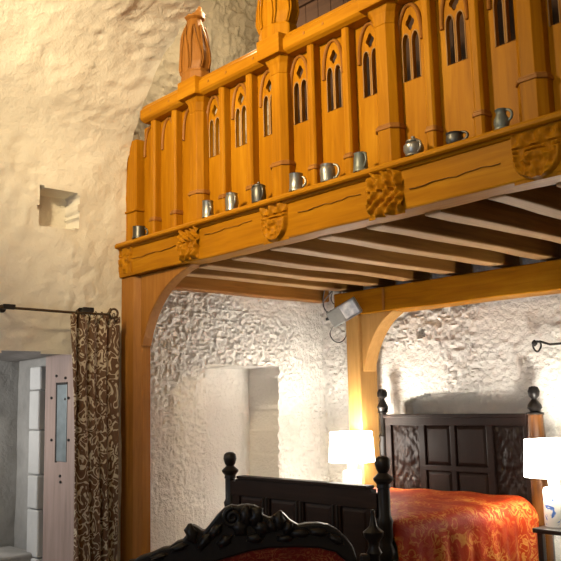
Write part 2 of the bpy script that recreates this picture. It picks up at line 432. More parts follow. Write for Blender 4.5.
# door leaf standing open against the reveal
dl = thing('door_1', (-6.8, 3.45, .2), 'weathered grey-pink plank door standing open in the stone doorway, left of the curtain', 'door'); dl['kind'] = 'structure'
p0, p1 = at(45, 400, 1, 3.44).x, at(75.5, 400, 1, 3.44).x
d = MB(); d.box(p0, p1, 3.44, 3.49, .21, 2.125)
d.build('door_leaf', GREYWOOD, dl, bevel=.006)
sl = MB(); sa, sb = at(58, 385, 1, 3.44), at(66.5, 462, 1, 3.44)
sl.box(sa.x, sb.x, 3.432, 3.445, sb.z, sa.z); sl.build('lock_plate', SLOTMETAL, dl, bevel=.003)
fr = MB(); fr.box(sa.x-.02, sa.x, 3.43, 3.445, sb.z-.01, sa.z+.02).box(sa.x-.02, sb.x, 3.43, 3.445, sa.z, sa.z+.02)
fr.build('plate_frame', IRON, dl)
sb_ = MB()
for (x, y) in ((57, 376), (66, 378), (66, 399), (52, 398), (69, 398), (52, 440), (69, 440), (60.5, 476), (61, 482)):
    q = at(x, y, 1, 3.44); sb_.lathe([(.012, 0), (.012, .012), (.004, .016)], (0, 0, 0), 8)
    for i in range(len(sb_.v)-24, len(sb_.v)):
        a, b, c = sb_.v[i]; sb_.v[i] = (q.x+a, 3.44-c, q.z+b)
sb_.build('door_stud', IRON, dl)

# ------------------------------------------------------------------ gallery carpentry
ZB, ZT = 2.805, 3.095       # bressummer
YG = 3.90
bs = thing('carved_beam', (-4.0, YG, ZB), 'great golden oak beam with carved bosses carrying the gallery front', 'beam')
def wavy_beam(x0, x1, y0, y1, z0, z1, mat, name, parent, amp=.008, n=70, seed=1, bev=.012):
    mb = MB(); X = np.linspace(x0, x1, n); Z_ = np.zeros(n)
    a = amp*2*fbm(X, Z_+seed, .6, 2, seed); b = amp*2*fbm(X, Z_+seed, .5, 2, seed+9); c = amp*2*fbm(X, Z_+seed, .7, 2, seed+4)
    for i in range(n):
        mb.v += [(X[i], y0+a[i], z0+b[i]), (X[i], y1, z0+c[i]), (X[i], y1, z1), (X[i], y0+a[i]*.5, z1)]
    for i in range(n-1):
        for k in range(4): mb.f.append((i*4+k, i*4+(k+1) % 4, i*4+4+(k+1) % 4, i*4+4+k))
    mb.f += [(3, 2, 1, 0), tuple((n-1)*4+k for k in range(4))]
    return mb.build(name, mat, parent, bevel=bev)
wavy_beam(-6.57, XR, YG, YG+.19, ZB, ZT, OAK[0], 'beam', bs)
cr = MB()      # long drying crack
for xa, xb, za in ((-6.4, -5.6, 2.955), (-4.1, -3.5, 2.97), (-3.1, -2.45, 2.93), (-5.2, -4.6, 2.99)):
    n = 12
    for i in range(n-1):
        f = lambda k: (xa+(xb-xa)*k/(n-1), za+.005*sin(k*1.3+xa)+.003*sin(k*2.9)+.012*k/n)
        (x0, z0), (x1, z1) = f(i), f(i+1)
        cr.add([(x0, YG-.0095, z0-.001), (x1, YG-.0095, z1-.001), (x1, YG-.0095, z1+.0012), (x0, YG-.0095, z0+.0012),
                (x0, YG+.02, z0-.002), (x1, YG+.02, z1-.002), (x1, YG+.02, z1+.003), (x0, YG+.02, z0+.003)],
               [(0, 1, 2, 3), (4, 5, 6, 7), (0, 1, 5, 4), (3, 2, 6, 7)])
cr.build('crack', JOISTSIDE, bs)
lg = MB()
lp = [(YG-.045, 3.077), (YG-.058, 3.087), (YG-.058, 3.104), (YG-.045, 3.122), (YG+.15, 3.122), (YG+.15, 3.06), (YG-.012, 3.06), (YG-.02, 3.077)]
lg.prism(lp, -6.5, XR, 'yz'); lg.build('ledge_moulding', OAK[0], bs, bevel=.003)
# carved bosses
def boss(cx, w, h, zc, style, seed):
    mb = MB(); n = 46
    g = np.linspace(-1, 1, n); A_, B_ = np.meshgrid(g, g, indexing='ij')
    x = A_*w/2; z = B_*h/2
    if style == 'leaf':
        r = np.sqrt(A_**2+B_**2); th = np.arctan2(B_, A_)
        r4 = (abs(A_)**5+abs(B_)**5)**.2
        veins = np.cos(13*(A_*np.where(B_ > .05, 1, -.8)+B_*.75)+1.6*np.sin(5*B_+seed))
        hgt = .040+.022*veins+.07*fbm(x+seed, z, .08, 3, seed, True)-.05*np.exp(-((A_-.05)/.16)**2-((B_+.2)/.22)**2)
        mask = sm(1.06, .88, r4+.05*np.cos(th*9+seed)+.16*fbm(x, z, .06, 2, seed+3))
        mask = np.maximum(mask, 0)
    elif style == 'shield':
        top = B_ > .28
        out = np.where(top, sm(1.0, .94, abs(A_)), sm(1.0, .9, np.sqrt((A_*1.02)**2+np.clip((-.1-B_), 0, 2)**2*1.25)))
        swirl = np.cos(9*np.sqrt((A_+.25)**2+(B_+.35)**2)+2*np.arctan2(B_+.35, A_+.25))
        rel = np.where(top, .035+.035*np.cos(A_*9+seed)*np.cos((B_-.64)*7), .03+.022*swirl+.06*fbm(x+seed, z, .055, 2, seed, True))
        groove = 1-.9*np.exp(-((B_-.28)/.035)**2)-.7*np.exp(-((B_-.10)/.03)**2)
        rim = np.where(~top & (np.sqrt(A_**2+np.clip(-.1-B_, 0, 2)**2) > .80), .06, 0)
        hgt = np.maximum(rel, rim)*groove+.02; mask = out
    else:
        out = sm(1.0, .93, np.maximum(abs(A_), abs(B_)))
        hgt = .018+.016*np.cos(6*A_+seed)*np.cos(5*B_)+.012*np.where((B_ > .1) & (B_ < .2), -1, 0)+.03*fbm(x+seed, z, .07, 2, seed, True); mask = out
    hgt = np.clip(hgt*(.5 if style == 'shield' else .75)-.007*np.clip(fbm(x*1.1+seed, z, .035, 2, seed+60, True)*-4, 0, 1), 0.003, .10)*mask
    vs = []
    for i in range(n):
        for j in range(n): vs.append((cx+x[i, j], YG+.006-hgt[i, j], zc+z[i, j]))
    fs = [(i*n+j, (i+1)*n+j, (i+1)*n+j+1, i*n+j+1) for i in range(n-1) for j in range(n-1)]
    mb.add(vs, fs)
    o = mb.build('carved_boss', OAK[2], bs, smooth=60, fix=False)
    return o
boss(-6.40, .26, .27, 2.965, 'flat', 3)['label'] = 'worn carved block at the left end of the beam'
boss(-5.40, .27, .29, 2.965, 'leaf', 5)['label'] = 'small carved leaf boss above the front post brace'
boss(-4.345, .28, .31, 2.955, 'shield', 8)['label'] = 'worn carved shield boss'
boss(-3.295, .30, .33, 2.955, 'leaf', 2)['label'] = 'deeply cut carved leaf boss'
boss(-2.22, .31, .30, 2.945, 'shield', 4)['label'] = 'carved shield boss with scrolls under a banded top'
boss(-1.17, .30, .32, 2.96, 'leaf', 9)

# front post with brace
pt = thing('timber_post', (-6.34, YG+.09, 0), 'brown oak post with curved brace by the left wall, beside the curtain', 'post')
c = MB(); c.prism([(-6.50, YG+.02), (-6.30, YG+.02), (-6.235, YG+.075), (-6.235, YG+.165), (-6.50, YG+.165)], 0, ZB, 'xy'); c.build('post', BROWNOAK[2], pt, bevel=.006)
def brace(x0, x1, z0, z1, y0, y1, name, mat, parent, tail=.07, bow=.15):
    P = [(x0, z0), (x0, z1), (x1, z1)]
    n = 14; A0 = Vector((x1-.03, z1-.02)); A2 = Vector((x0+tail, z0)); A1 = A0.lerp(Vector((x0+tail, z1-.02)), .5).lerp(Vector((x0+tail, z1-.02)).lerp(A2, .45), .5)
    A1 = A1 + (Vector((x0+tail, z1-.02))-A1)*bow
    for i in range(n+1):
        t = i/n; q = A0*(1-t)**2+A1*2*t*(1-t)+A2*t*t; P.append((q.x, q.y))
    mb = MB(); mb.prism(P, y0, y1); return mb.build(name, mat, parent, bevel=.006)
brace(-6.235, at(193, 267, 1, YG+.08).x, at(153, 345, 1, YG+.08).z, ZB, YG+.06, YG+.16, 'brace', BROWNOAK[2], pt, .02)
# back post, brace and back beam
pb = thing('timber_post', (-5.73, 6.3, 0), 'golden oak post in the back corner behind the small table lamp', 'post')
x0 = at(347.5, 380, 1, 6.16).x; x1 = at(360.5, 380, 1, 6.16).x
c = MB(); c.prism([(x0, 6.16), (x1, 6.16), (x1, 6.42), (x0, 6.42)], 0, 2.515, 'xy'); c.build('post', GOLDPALE, pb, bevel=.01)
brace(x1, at(393, 310, 1, 6.2).x, at(366, 371, 1, 6.2).z, 2.515, 6.20, 6.38, 'brace', GOLDPALE, pb, .015, -.1)
bb = thing('rear_beam', (-4, 6.3, 2.515), 'brown oak beam along the back wall under the joist ends', 'beam')
wavy_beam(-6.0, XR, 6.19, 6.44, 2.515, 2.765, OAK[0], 'beam', bb, .006, 60, 5)
pg = MB(); pg.box(at(383, 300, 1, 6.18).x-.012, at(383, 300, 1, 6.18).x+.012, 6.176, 6.2, 2.53, 2.75); pg.build('joint_line', BROWNOAK[2], bb)
# joists
jx = [-2.14, -2.60, -3.06, -3.54, -4.01, -4.52, -5.00, -5.46, -5.90]
jl = ['pale oak joist at the right edge of the picture under the gallery',
      'pale grey-brown joist starting just left of the right-hand shield boss',
      'pale oak joist between the leaf boss and the right-hand shield boss',
      'pale oak joist starting beside the deeply cut leaf boss',
      'pale oak joist midway between the worn shield boss and the leaf boss',
      'oak joist starting below the worn shield boss',
      'golden oak joist, third out from the left wall', 'golden oak joist, second out from the left wall', 'narrow golden oak joist, first out from the left wall']
for k, (x, lb) in enumerate(zip(jx, jl)):
    mb = MB(); n = 30; Yv = np.linspace(YG+.17, 6.47, n); w = .076
    a = .03*fbm(Yv, Yv*0+k*3, .8, 2, 300+k); zb = .022*fbm(Yv, Yv*0+k, .6, 2, 340+k); ww = .03*fbm(Yv, Yv*0+k*2, .7, 2, 380+k)
    for i in range(n):
        mb.v += [(x+a[i]-w-ww[i], Yv[i], 2.79+zb[i]), (x+a[i]+w+ww[i], Yv[i], 2.79+zb[i]*.6), (x+a[i]*.5+w, Yv[i], 2.945), (x+a[i]*.5-w, Yv[i], 2.945)]
    for i in range(n-1):
        for q in range(4): mb.f.append((i*4+q, i*4+(q+1) % 4, i*4+4+(q+1) % 4, i*4+4+q))
    mb.f += [(3, 2, 1, 0), tuple((n-1)*4+q for q in range(4))]
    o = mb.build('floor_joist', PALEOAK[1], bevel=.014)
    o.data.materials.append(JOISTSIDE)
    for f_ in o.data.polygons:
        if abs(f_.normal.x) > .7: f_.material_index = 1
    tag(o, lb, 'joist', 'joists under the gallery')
wp = MB(); wp.box(-6.52, -6.36, YG+.19, 6.50, 2.74, 2.945)
tag(wp.build('wall_plate', BROWNOAK[1], bevel=.015), 'brown oak timber laid along the left wall under the gallery floor', 'beam')
dk = MB(); y = YG+.16
while y < 6.46:
    y2 = min(y+.19, 6.47); dk.box(-6.45, XR, y+.0, y2-.0015, 2.947, 2.985); y = y2
tag(dk.build('gallery_floorboards', DARKDECK), 'dark boards of the gallery floor lying on the pale joists', 'floorboards')

# ------------------------------------------------------------------ gallery parapet
K = 1.0128
PZ0, PZ1 = 3.122, 4.21
YP = 4.04
pa = thing('gallery_parapet', (-4, YP, PZ0), 'golden oak gallery front with traceried openings, pilasters and a stepped rail', 'parapet')
MP = [(-5.33+1.03*k)*K for k in range(6)]
rl = MB(); rl.prism([(a+.045, b+.033) for a, b in [(YG-.02, 4.19), (YG-.035, 4.205), (YG-.035, 4.285), (YG-.02, 4.30), (YG+.0, 4.335), (YG+.17, 4.335), (YG+.17, 4.175), (YG+.01, 4.175)]], -6.175, XR, 'yz')
for x in MP:
    rl.prism([(x-.15, YP), (x-.125, YG-.03), (x+.125, YG-.03), (x+.15, YP)], 4.211, 4.366, 'xy')
rail = rl.build('rail', OAK[0], pa, bevel=.006)
for k in range(18):
    x = -6.0+.28*k+.05*sin(k*3)
    MB().box(x-.009, x+.009, YG+.006, YG+.04, 4.27, 4.288).build('peg', BROWNOAK[2], rail)
minor = [-5.98*K, -5.655*K]
for x in MP: minor += [x+.3433*K, x+.6866*K]
def lancet(cx, w, z0, zs, zt, n=8):
    P = [(cx-w/2, z0), (cx+w/2, z0)]
    for i in range(n+1):
        t = i/n; P.append((cx+w/2*(1-t**2.0*1.0) if t < 1 else cx, zs+(zt-zs)*sin(t*pi/2)))
    for i in range(n-1, -1, -1):
        t = i/n; P.append((cx-w/2*(1-t**2.0), zs+(zt-zs)*sin(t*pi/2)))
    return P
posts = sorted([(x, .086) for x in MP] + [(x, .034) for x in minor])
edges = [(-6.31, .03)] + posts
hood_src = None
def arch_pts(cx, hw, z0, z1, n=10):
    L_ = [(cx-hw, z0)] + [(cx-hw+hw*(1-cos(i/n*pi/2))*1.0, z0+.02+(z1-z0-.02)*sin(i/n*pi/2)**.9) for i in range(1, n+1)]
    R_ = [(2*cx-a, b) for a, b in L_[-2::-1]]
    return L_+R_
for i in range(len(edges)-1):
    (xa, wa), (xb, wb) = edges[i], edges[i+1]
    cx = (xa+xb)/2-.004+(.012 if wa > .1 else 0)-(.012 if wb > .1 else 0)
    blind = i < 3
    lo, hi = xa+.01, xb-.01
    holes = []
    if not blind:
        holes = [lancet(cx-.039, .060, 3.69, 3.93, 4.005), lancet(cx+.039, .060, 3.69, 3.93, 4.005)]
        dm = []
        for k in range(16):
            a = k/16*2*pi; r = .036*(1+.18*cos(4*a)); dm.append((cx+r*cos(a)*.9, 4.078+r*sin(a)*1.3))
        holes.append(dm)
    pn = plate([(lo, PZ0), (hi, PZ0), (hi, PZ1), (lo, PZ1)], holes, YP, YP+.035, 'panel', OAK[2], pa)
    ap = arch_pts(cx, .096, 3.93, 4.20)
    hm = MB(); pts3 = [(a, YP-.006, b) for a, b in ap]
    hm.tube(pts3, .014, 6); hm.build('hood_mould', BROWNOAK[2], pn, smooth=60)
    if not blind:
        sm_ = MB()
        for c_ in (-.039, .039):
            P = lancet(cx+c_, .064, 3.687, 3.93, 4.01)
            sm_.tube([(a, YP-.001, b) for a, b in P], .0045, 5, True)
        sm_.build('opening_bead', PALEOAK[2], pn, smooth=60)
def pilaster(x, big):
    w, dpt = (.086, .10) if big else (.034, .078)
    yf = YP-dpt
    ch = .042 if big else .014
    mb = MB()
    def oct_(ww, yy): return [(x-ww, YP), (x-ww, yy+ch*1.1), (x-ww+ch, yy), (x+ww-ch, yy), (x+ww, yy+ch*1.1), (x+ww, YP)]
    zr = 3.385 if big else 3.285
    mb.prism(oct_(w*1.0, yf), zr, 4.09 if big else PZ1, 'xy')
    mb.prism(oct_(w*1.08, yf-.006), PZ0, zr, 'xy')
    if big:   # flared capital
        a = oct_(w, yf); b = oct_(w+.042, yf-.022); n = len(a)
        vs = [(p, q, 4.09) for p, q in a]+[(p*.65+s*.35, q*.65+t*.35-.0, 4.165) for (p, q), (s, t) in zip(a, b)]+[(p, q, PZ1+.004) for p, q in b]
        fs = [(k*n+i, k*n+(i+1) % n, (k+1)*n+(i+1) % n, (k+1)*n+i) for k in range(2) for i in range(n)]
        fs += [list(range(n)), [2*n+i for i in range(n)]]
        mb.add(vs, fs)
    o = mb.build('pilaster', OAK[2], pa, bevel=.004)
    rg = MB(); rp = oct_(w*1.12+.006, yf-.014)
    rg.prism(rp, zr-.012, zr+.012, 'xy'); rp = oct_(w*1.05+.004, yf-.007); rg.prism(rp, zr+.012, zr+.026, 'xy')
    rg.build('ring_moulding', BROWNOAK[0], o, bevel=.005)
for x in MP: pilaster(x, True)
for x in minor:
    if x < XR-.1: pilaster(x, False)
ws = MB(); ws.box(-6.56, -6.31, YG+.06, YP+.05, PZ0, 4.1); ws.box(-6.58, -6.295, YG+.045, YP+.02, 3.415, 3.437)
ws.build('wall_stile', OAK[2], pa, bevel=.006)
# carved finials on the rail
def finial(cx, hgt, label):
    mb = MB(); zb = 4.366; cy = YP-.02
    n = 8
    def ring(r, z, ry=None):
        return [(cx+r*cos(2*pi*(i+.5)/n)*1.05, cy+(ry or r)*sin(2*pi*(i+.5)/n), zb+z) for i in range(n)]
    w_ = 1.1 if hgt < .72 else 1.3
    levels = [(r*w_, z*hgt/.70) for r, z in [(.140, 0), (.140, .09), (.122, .10), (.130, .115), (.156, .18), (.146, .27), (.108, .42), (.078, .52), (.062, .575), (.060, .60)]]
    vs = []; fs = []
    for r, z in levels: vs += ring(r, z, min(r, .11))
    for k in range(len(levels)-1):
        for i in range(n): fs.append((k*n+i, k*n+(i+1) % n, (k+1)*n+(i+1) % n, (k+1)*n+i))
    fs += [list(range(n)), [(len(levels)-1)*n+i for i in range(n)]]
    mb.add(vs, fs)
    o = mb.build('finial', BROWNOAK[2] if hgt < .72 else OAK[2], pa, bevel=.01); o['label'] = label
    # lancet leaves carved round the body
    for i in range(n):
        a = 2*pi*i/n
        lf = MB(); m_ = 12
        pts3 = []
        for s_ in (-1, 1):
            seq = range(m_+1) if s_ < 0 else range(m_-1, -1, -1)
            for k in seq:
                t = k/m_; z = .12+t*(hgt*.76-.12)
                rr = float(np.interp(z, [l[1] for l in levels], [l[0] for l in levels])); ry = min(rr, .11)
                da = s_*.33*(1-t**2.2)
                pts3.append((cx+(rr+.004)*cos(a+da)*1.02, cy+(ry+.004)*sin(a+da), zb+z))
        lf.tube(pts3, .007, 5); lf.build('carved_leaf', BROWNOAK[2] if hgt < .72 else OAK[2], o, smooth=50)
    # ragged crown
    cw = MB()
    cw.lathe([(.062, hgt*.84), (.092, hgt*.87), (.096, hgt*.92), (.085, hgt*.95), (.05, hgt*.96)], (cx, cy, zb), 10)
    for i, (a, rr, h2) in enumerate(((0.2, .07, .07), (1.3, .07, .05), (2.4, .075, .06), (3.4, .07, .05), (4.5, .07, .065), (5.5, .075, .05), (0, 0, .075))):
        cw.lathe([(.022, hgt*.90), (.028, hgt*.94), (.020, hgt*.90+h2), (.006, hgt*.90+h2+.012)], (cx+rr*.8*cos(a), cy+rr*.7*sin(a), zb), 7)
    cw.build('crown', BROWNOAK[2], o, smooth=40)
finial(-5.47, .70, 'brown carved finial with a ragged crown')
finial(-4.40, .80, 'golden carved finial cut off by the top of the picture')
finial(-3.32, .80, 'golden carved finial')
# dark boarded screen standing on the gallery
sc = MB(); x = -5.24
while x < XR-.05:
    x2 = min(x+.16, XR-.02); sc.box(x+.003, x2-.003, 5.0, 5.04, 2.985, 5.31); x = x2
so = thing('plank_screen', (-3, 5.0, 2.985), 'dark brown plank screen standing on the gallery behind the rail', 'screen')
sc.build('boards', DARKDECK, so); MB().box(-5.26, XR-.02, 4.97, 5.06, 5.27, 5.35).build('top_rail', DARKDECK, so)

# ------------------------------------------------------------------ tankards on the ledge
def handle_pts(cx, cy, z0, z1, r, out, ang, n=12):
    P = []
    for i in range(n+1):
        t = i/n; a = -pi/2+t*pi; d_ = r-.004+out*cos(a); z = (z0+z1)/2+(z1-z0)/2*sin(a)
        P.append((cx+d_*cos(ang), cy+d_*sin(ang), z))
    return P
HA = radians(-20)
def vessel(px, py, prof, hspec, mat, label, name='tankard', lid=None, cat='tankard', yy=None, ang=HA, extra=None):
    q = at(px, py, 1, yy or 3.893); cx, cy, z = q.x, q.y, 3.122
    t = thing(name, (cx, cy, z), label, cat, 'pewter vessels on the gallery ledge')
    b = MB(); inner = [(max(.001, r-.006), zz) for r, zz in prof[:0:-1]]+[(max(.001, prof[0][0]-.006), .008)]
    b.lathe(prof+inner, (cx, cy, z), 22); b.build('body', mat, t, smooth=35)
    if hspec:
        h = MB(); h.tube(handle_pts(cx, cy, z+hspec[0], z+hspec[1], hspec[2], hspec[3], ang), .0085, 7); h.build('handle', mat, t, smooth=60)
    if lid:
        l = MB(); l.lathe(lid, (cx, cy, z), 22); lo = l.build('lid', mat, t, smooth=35)
    if extra == 'spout':
        s_ = MB(); h = prof[-1][1]; s_.tube([(cx-prof[-1][0]*.7, cy, z+h*.62), (cx-prof[-1][0]*1.15, cy-.005, z+h*.85), (cx-prof[-1][0]*1.35, cy-.008, z+h*1.02)], [.02, .016, .011], 8); s_.build('spout', mat, t, smooth=60)
    return t
def mug(h, r0, r1): return [(r0*.6, 0), (r0*1.06, .0), (r0*1.06, .012), (r0, .016), (r0*.97, h*.35), (r1, h*.97), (r1*1.05, h)]
vessel(139, 237, mug(.108, .058, .055), (.02, .09, .055, .03), DARKPEWTER, 'small dark pewter mug at the far left end of the ledge', ang=radians(35))
vessel(208, 217, mug(.138, .047, .044), (.03, .115, .045, .035), PEWTER, 'straight pewter tankard second from the left on the ledge')
vessel(232, 209.5, [(.03, 0), (.05, 0), (.05, .01), (.046, .02), (.052, .06), (.050, .11), (.044, .12), (.047, .137)], (.03, .12, .048, .036), PEWTER, 'shiny pewter tankard with dark handle, left of the dark lidded flagon')
vessel(259, 201.5, [(.03, 0), (.052, 0), (.054, .02), (.056, .05), (.054, .09), (.047, .115), (.05, .12)], (.025, .115, .052, .034), DARKPEWTER, 'dark lidded pewter flagon above the worn shield boss', 'flagon', [(.052, .12), (.05, .13), (.03, .142), (.012, .146), (.012, .158), (.004, .162)], 'flagon', extra='spout')
vessel(296.5, 191.5, mug(.128, .051, .048), (.03, .10, .048, .030), PEWTER, 'straight plain pewter beaker just right of the second big pilaster', ang=radians(20))
vessel(328, 183, [(.03, 0), (.05, 0), (.052, .012), (.050, .03), (.055, .06), (.053, .095), (.046, .105), (.05, .122)], (.02, .115, .052, .045), PEWTER, 'rounded bright pewter mug with large dark handle', ang=radians(10))
vessel(361, 172, mug(.128, .049, .042), (.03, .12, .044, .036), BLUEPEWTER, 'grey tapered tankard between the rounded mug and the third big pilaster')
vessel(414, 157, [(.03, 0), (.055, 0), (.05, .012), (.064, .04), (.062, .068), (.045, .085), (.042, .09)], (.02, .085, .05, .036), PEWTER, 'squat round-bellied lidded pewter pot with a knob', 'lidded_pot', [(.048, .09), (.046, .098), (.025, .11), (.012, .114), (.014, .126), (.004, .13)], 'pot')
vessel(455, 144.5, [(.027, 0), (.043, 0), (.048, .009), (.052, .03), (.047, .054), (.053, .065)], (.012, .064, .048, .042), DARKPEWTER, 'low wide dark pewter cup with looped handle', 'low_cup', None, 'cup', ang=radians(5))
vessel(502, 128.5, [(.025, 0), (.042, 0), (.042, .010), (.038, .016), (.044, .038), (.041, .062), (.029, .088), (.028, .10), (.034, .113)], (.045, .112, .033, .036), BLUEPEWTER, 'blue-grey pewter jug with loop handle, rightmost on the ledge', 'jug', [(.035, .113), (.031, .121), (.012, .125), (.004, .127)], 'jug', ang=radians(5))

# ------------------------------------------------------------------ curtain and rod
XC = -6.36
ct = MB()
def cfold(u, v):
    z = 2.43-v*2.36; y0 = 3.335+.075*v; y1 = 3.815-.0*v
    y = y0+(y1-y0)*u+.012*sin(u*21+v*3)
    amp = .028*(.6+.4*min(1, v*3))
    x = XC+amp*sin(u*2*pi*4.5+.5*sin(v*4))+.012*sin(u*31+v*5)+.02*(1 if v < .03 else 0)*sin(u*60)
    return (x, y, z+(.012*sin(u*70) if v < .02 else 0))
ct.grid(cfold, 130, 60)
cto = ct.build('curtain', CURTAIN, smooth=80)
so_ = cto.modifiers.new('thick', 'SOLIDIFY'); so_.thickness = .006
tag(cto, 'brown curtain with cream scrolling print hanging beside the stone doorway', 'curtain')
rd = thing('curtain_rod', (XC, 2.6, 2.46), 'thin bronzed iron curtain rod with a curled end on the left wall', 'curtain rod')
zr = [at(x, y, 0, XC) for x, y in ((-60, 303), (0, 307), (74, 312.6), (108, 314.5))]
MB().tube(zr, .011, 8).build('rod', BRONZE, rd, smooth=60)
e = zr[-1]; cl = MB(); P = []
for i in range(22):
    a = i/21*2*pi*1.15; r = .035+.012*i/21
    P.append((XC+.02, e.y+.045-r*cos(a), e.z+.012+r*sin(a)))
cl.tube(P, .010, 7); cl.build('curled_end', BRONZE, rd, smooth=60)
for px, py in ((9, 307), (88, 310)):
    q = at(px, py, 0, XC); b = MB()
    b.box(XC-.015, XC+.018, q.y-.05, q.y+.05, q.z-.018, q.z+.022).tube([(XL, q.y, q.z), (XC, q.y, q.z)], .012, 8).lathe([(.035, 0), (.035, .012)], (0, 0, 0), 10)
    for i in range(len(b.v)-20, len(b.v)):
        a_, b_, c_ = b.v[i]; b.v[i] = (XL+.0+c_, q.y+a_, q.z+b_)
    b.build('bracket', IRON, rd, bevel=.004)
rg = MB()
for k in range(7):
    y = 3.40+k*.06; zz = e.z+(y-e.y)*-.02; P = [(XC+.019*cos(a), y, zz-.006+.022*sin(a)) for a in [i/12*2*pi for i in range(12)]]
    rg.tube(P, .004, 5, True)
rg.build('ring', BRONZE, rd, smooth=60)

# ------------------------------------------------------------------ bed
BX0, BX1 = -5.49, -3.81
bed = thing('carved_bed', (-4.65, 5.4, 0), 'dark oak bedstead with panelled headboard, low footboard and turned posts', 'bed')
def post_prof(h, r, kind):
    if kind == 'foot':
        return [(r*1.25, 0), (r*1.25, .55), (r*1.0, .56), (r*1.4, .60), (r*1.5, .63), (r*1.0, .68), (r*1.25, .72), (r*1.2, .80), (r*1.35, .83), (r*1.0, .86), (r*1.0, h-.22), (r*1.15, h-.215), (r*1.1, h-.19), (r*1.6, h-.165), (r*1.65, h-.15), (r*1.0, h-.125), (r*.75, h-.115), (r*1.05, h-.095), (r*1.3, h-.055), (r*1.15, h-.02), (r*.7, h-.004), (r*.2, h)]
    if kind == 'slim':
        return [(r*1.2, 0), (r*1.2, .80), (r*.9, .82), (r*1.6, .88), (r*1.8, .94), (r*1.5, 1.0), (r*.9, 1.04), (r*1.2, 1.10), (r*1.35, 1.20), (r*1.05, 1.26), (r*1.3, 1.29), (r*.85, 1.32), (r*.85, h-.245), (r*1.5, h-.235), (r*1.2, h-.225), (r*1.35, h-.195), (r*1.55, h-.185), (r*1.2, h-.165), (r*.6, h-.115), (r*.65, h-.10), (r*1.25, h-.08), (r*1.3, h-.04), (r*.9, h-.008), (r*.2, h)]
    return [(r*1.15, 0), (r*1.1, .6), (r*1.0, h-.47), (r*1.2, h-.46), (r*1.2, h-.44), (r*1.0, h-.43), (r*.88, h-.245), (r*1.0, h-.24), (r*1.0, h-.225), (r*.5, h-.215), (r*.62, h-.20), (r*.84, h-.185), (r*.78, h-.16), (r*.5, h-.13), (r*.28, h-.11), (r*.58, h-.085), (r*.68, h-.045), (r*.5, h-.008), (r*.15, h)]
for (x, y, h, r, kind, mat, lb) in ((-5.54, 4.40, 1.245, .043, 'foot', BLACK, None), (-3.845, 4.40, 1.265, .043, 'foot', BLACK, None),
                               (-5.50, 6.33, 1.76, .040, 'slim', BLACK, 'slim black turned post'), (-3.80, 6.33, 1.735, .075, 'thick', POSTWOOD, 'thick brown polished post')):
    if kind == 'thick':
        pr = post_prof(h, r, kind)
        o = MB().lathe(pr[:8], (x, y, 0), 24).build('bed_post', mat, bed, smooth=40)
        MB().lathe(pr[7:], (x, y, 0), 24).build('finial', BLACK, o, smooth=40)
    else:
        pr = post_prof(h, r, kind); k = 14 if kind == 'foot' else 13
        o = MB().lathe(pr[:k], (x, y, 0), 24).build('bed_post', mat, bed, smooth=40)
        MB().lathe(pr[k-1:], (x, y, 0), 24).build('finial', mat, o, smooth=40)
    if lb: o['label'] = lb
# headboard
hy = 6.33
hb = MB(); x0, x1 = BX0+.05, BX1-.05
hb.box(x0, x1, hy-.015, hy+.02, .35, 1.47)                       # back boarding
for a, b in ((x0, -5.37), (-5.03, -4.955), (-4.665, -4.61), (-4.275, -4.205), (-3.90, x1)): hb.box(a, b, hy-.045, hy, .4, 1.44)
hb.box(x0, x1, hy-.048, hy, 1.40, 1.475); hb.box(x0-.01, x1+.01, hy-.065, hy+.03, 1.47, 1.505)
hb.box(-5.0, -4.24, hy-.046, hy, .985, 1.035); hb.box(x0, x1, hy-.046, hy, .4, .62)
head = hb.build('headboard', DARK[2], bed, bevel=.006)
for (a, b, z0, z1) in ((-4.955, -4.665, 1.035, 1.40), (-4.61, -4.275, 1.035, 1.40), (-4.955, -4.665, .62, .985), (-4.61, -4.275, .62, .985)):
    q = MB(); m_ = .035
    vs = [(a, hy-.018, z0), (b, hy-.018, z0), (b, hy-.018, z1), (a, hy-.018, z1), (a+m_, hy-.040, z0+m_), (b-m_, hy-.040, z0+m_), (b-m_, hy-.040, z1-m_), (a+m_, hy-.040, z1-m_)]
    q.add(vs, [(0, 1, 5, 4), (1, 2, 6, 5), (2, 3, 7, 6), (3, 0, 4, 7), (4, 5, 6, 7)])
    q.build('raised_panel', DARK[2], head, fix=False)
for (a, b) in ((-5.37, -5.03), (-4.205, -3.90)):
    n = 60; z0, z1 = .62, 1.40
    gx = np.linspace(0, 1, n); gz = np.linspace(0, 1, n*2); A_, B_ = np.meshgrid(gx, gz, indexing='ij')
    cxn = abs(A_-.5)*2
    rel = .012*np.cos(cxn*9+np.sin(B_*16)*1.6)*np.cos(B_*26+cxn*3) + .022*np.exp(-((cxn/.42)**2+((B_-.62)/.12)**2)**2) + .02*fbm(cxn*.3, B_*.8, .06, 2, 55, True)
    rel = .45*(rel+.012)*sm(0, .07, A_)*sm(1, .93, A_)*sm(0, .04, B_)*sm(1, .96, B_)
    q = MB(); q.v = [(a+(b-a)*gx[i], hy-.016-rel[i, j], z0+(z1-z0)*gz[j]) for i in range(n) for j in range(2*n)]
    q.f = [(i*2*n+j, (i+1)*2*n+j, (i+1)*2*n+j+1, i*2*n+j+1) for i in range(n-1) for j in range(2*n-1)]
    q.build('carved_panel', DARK[2], head, smooth=60, fix=False)
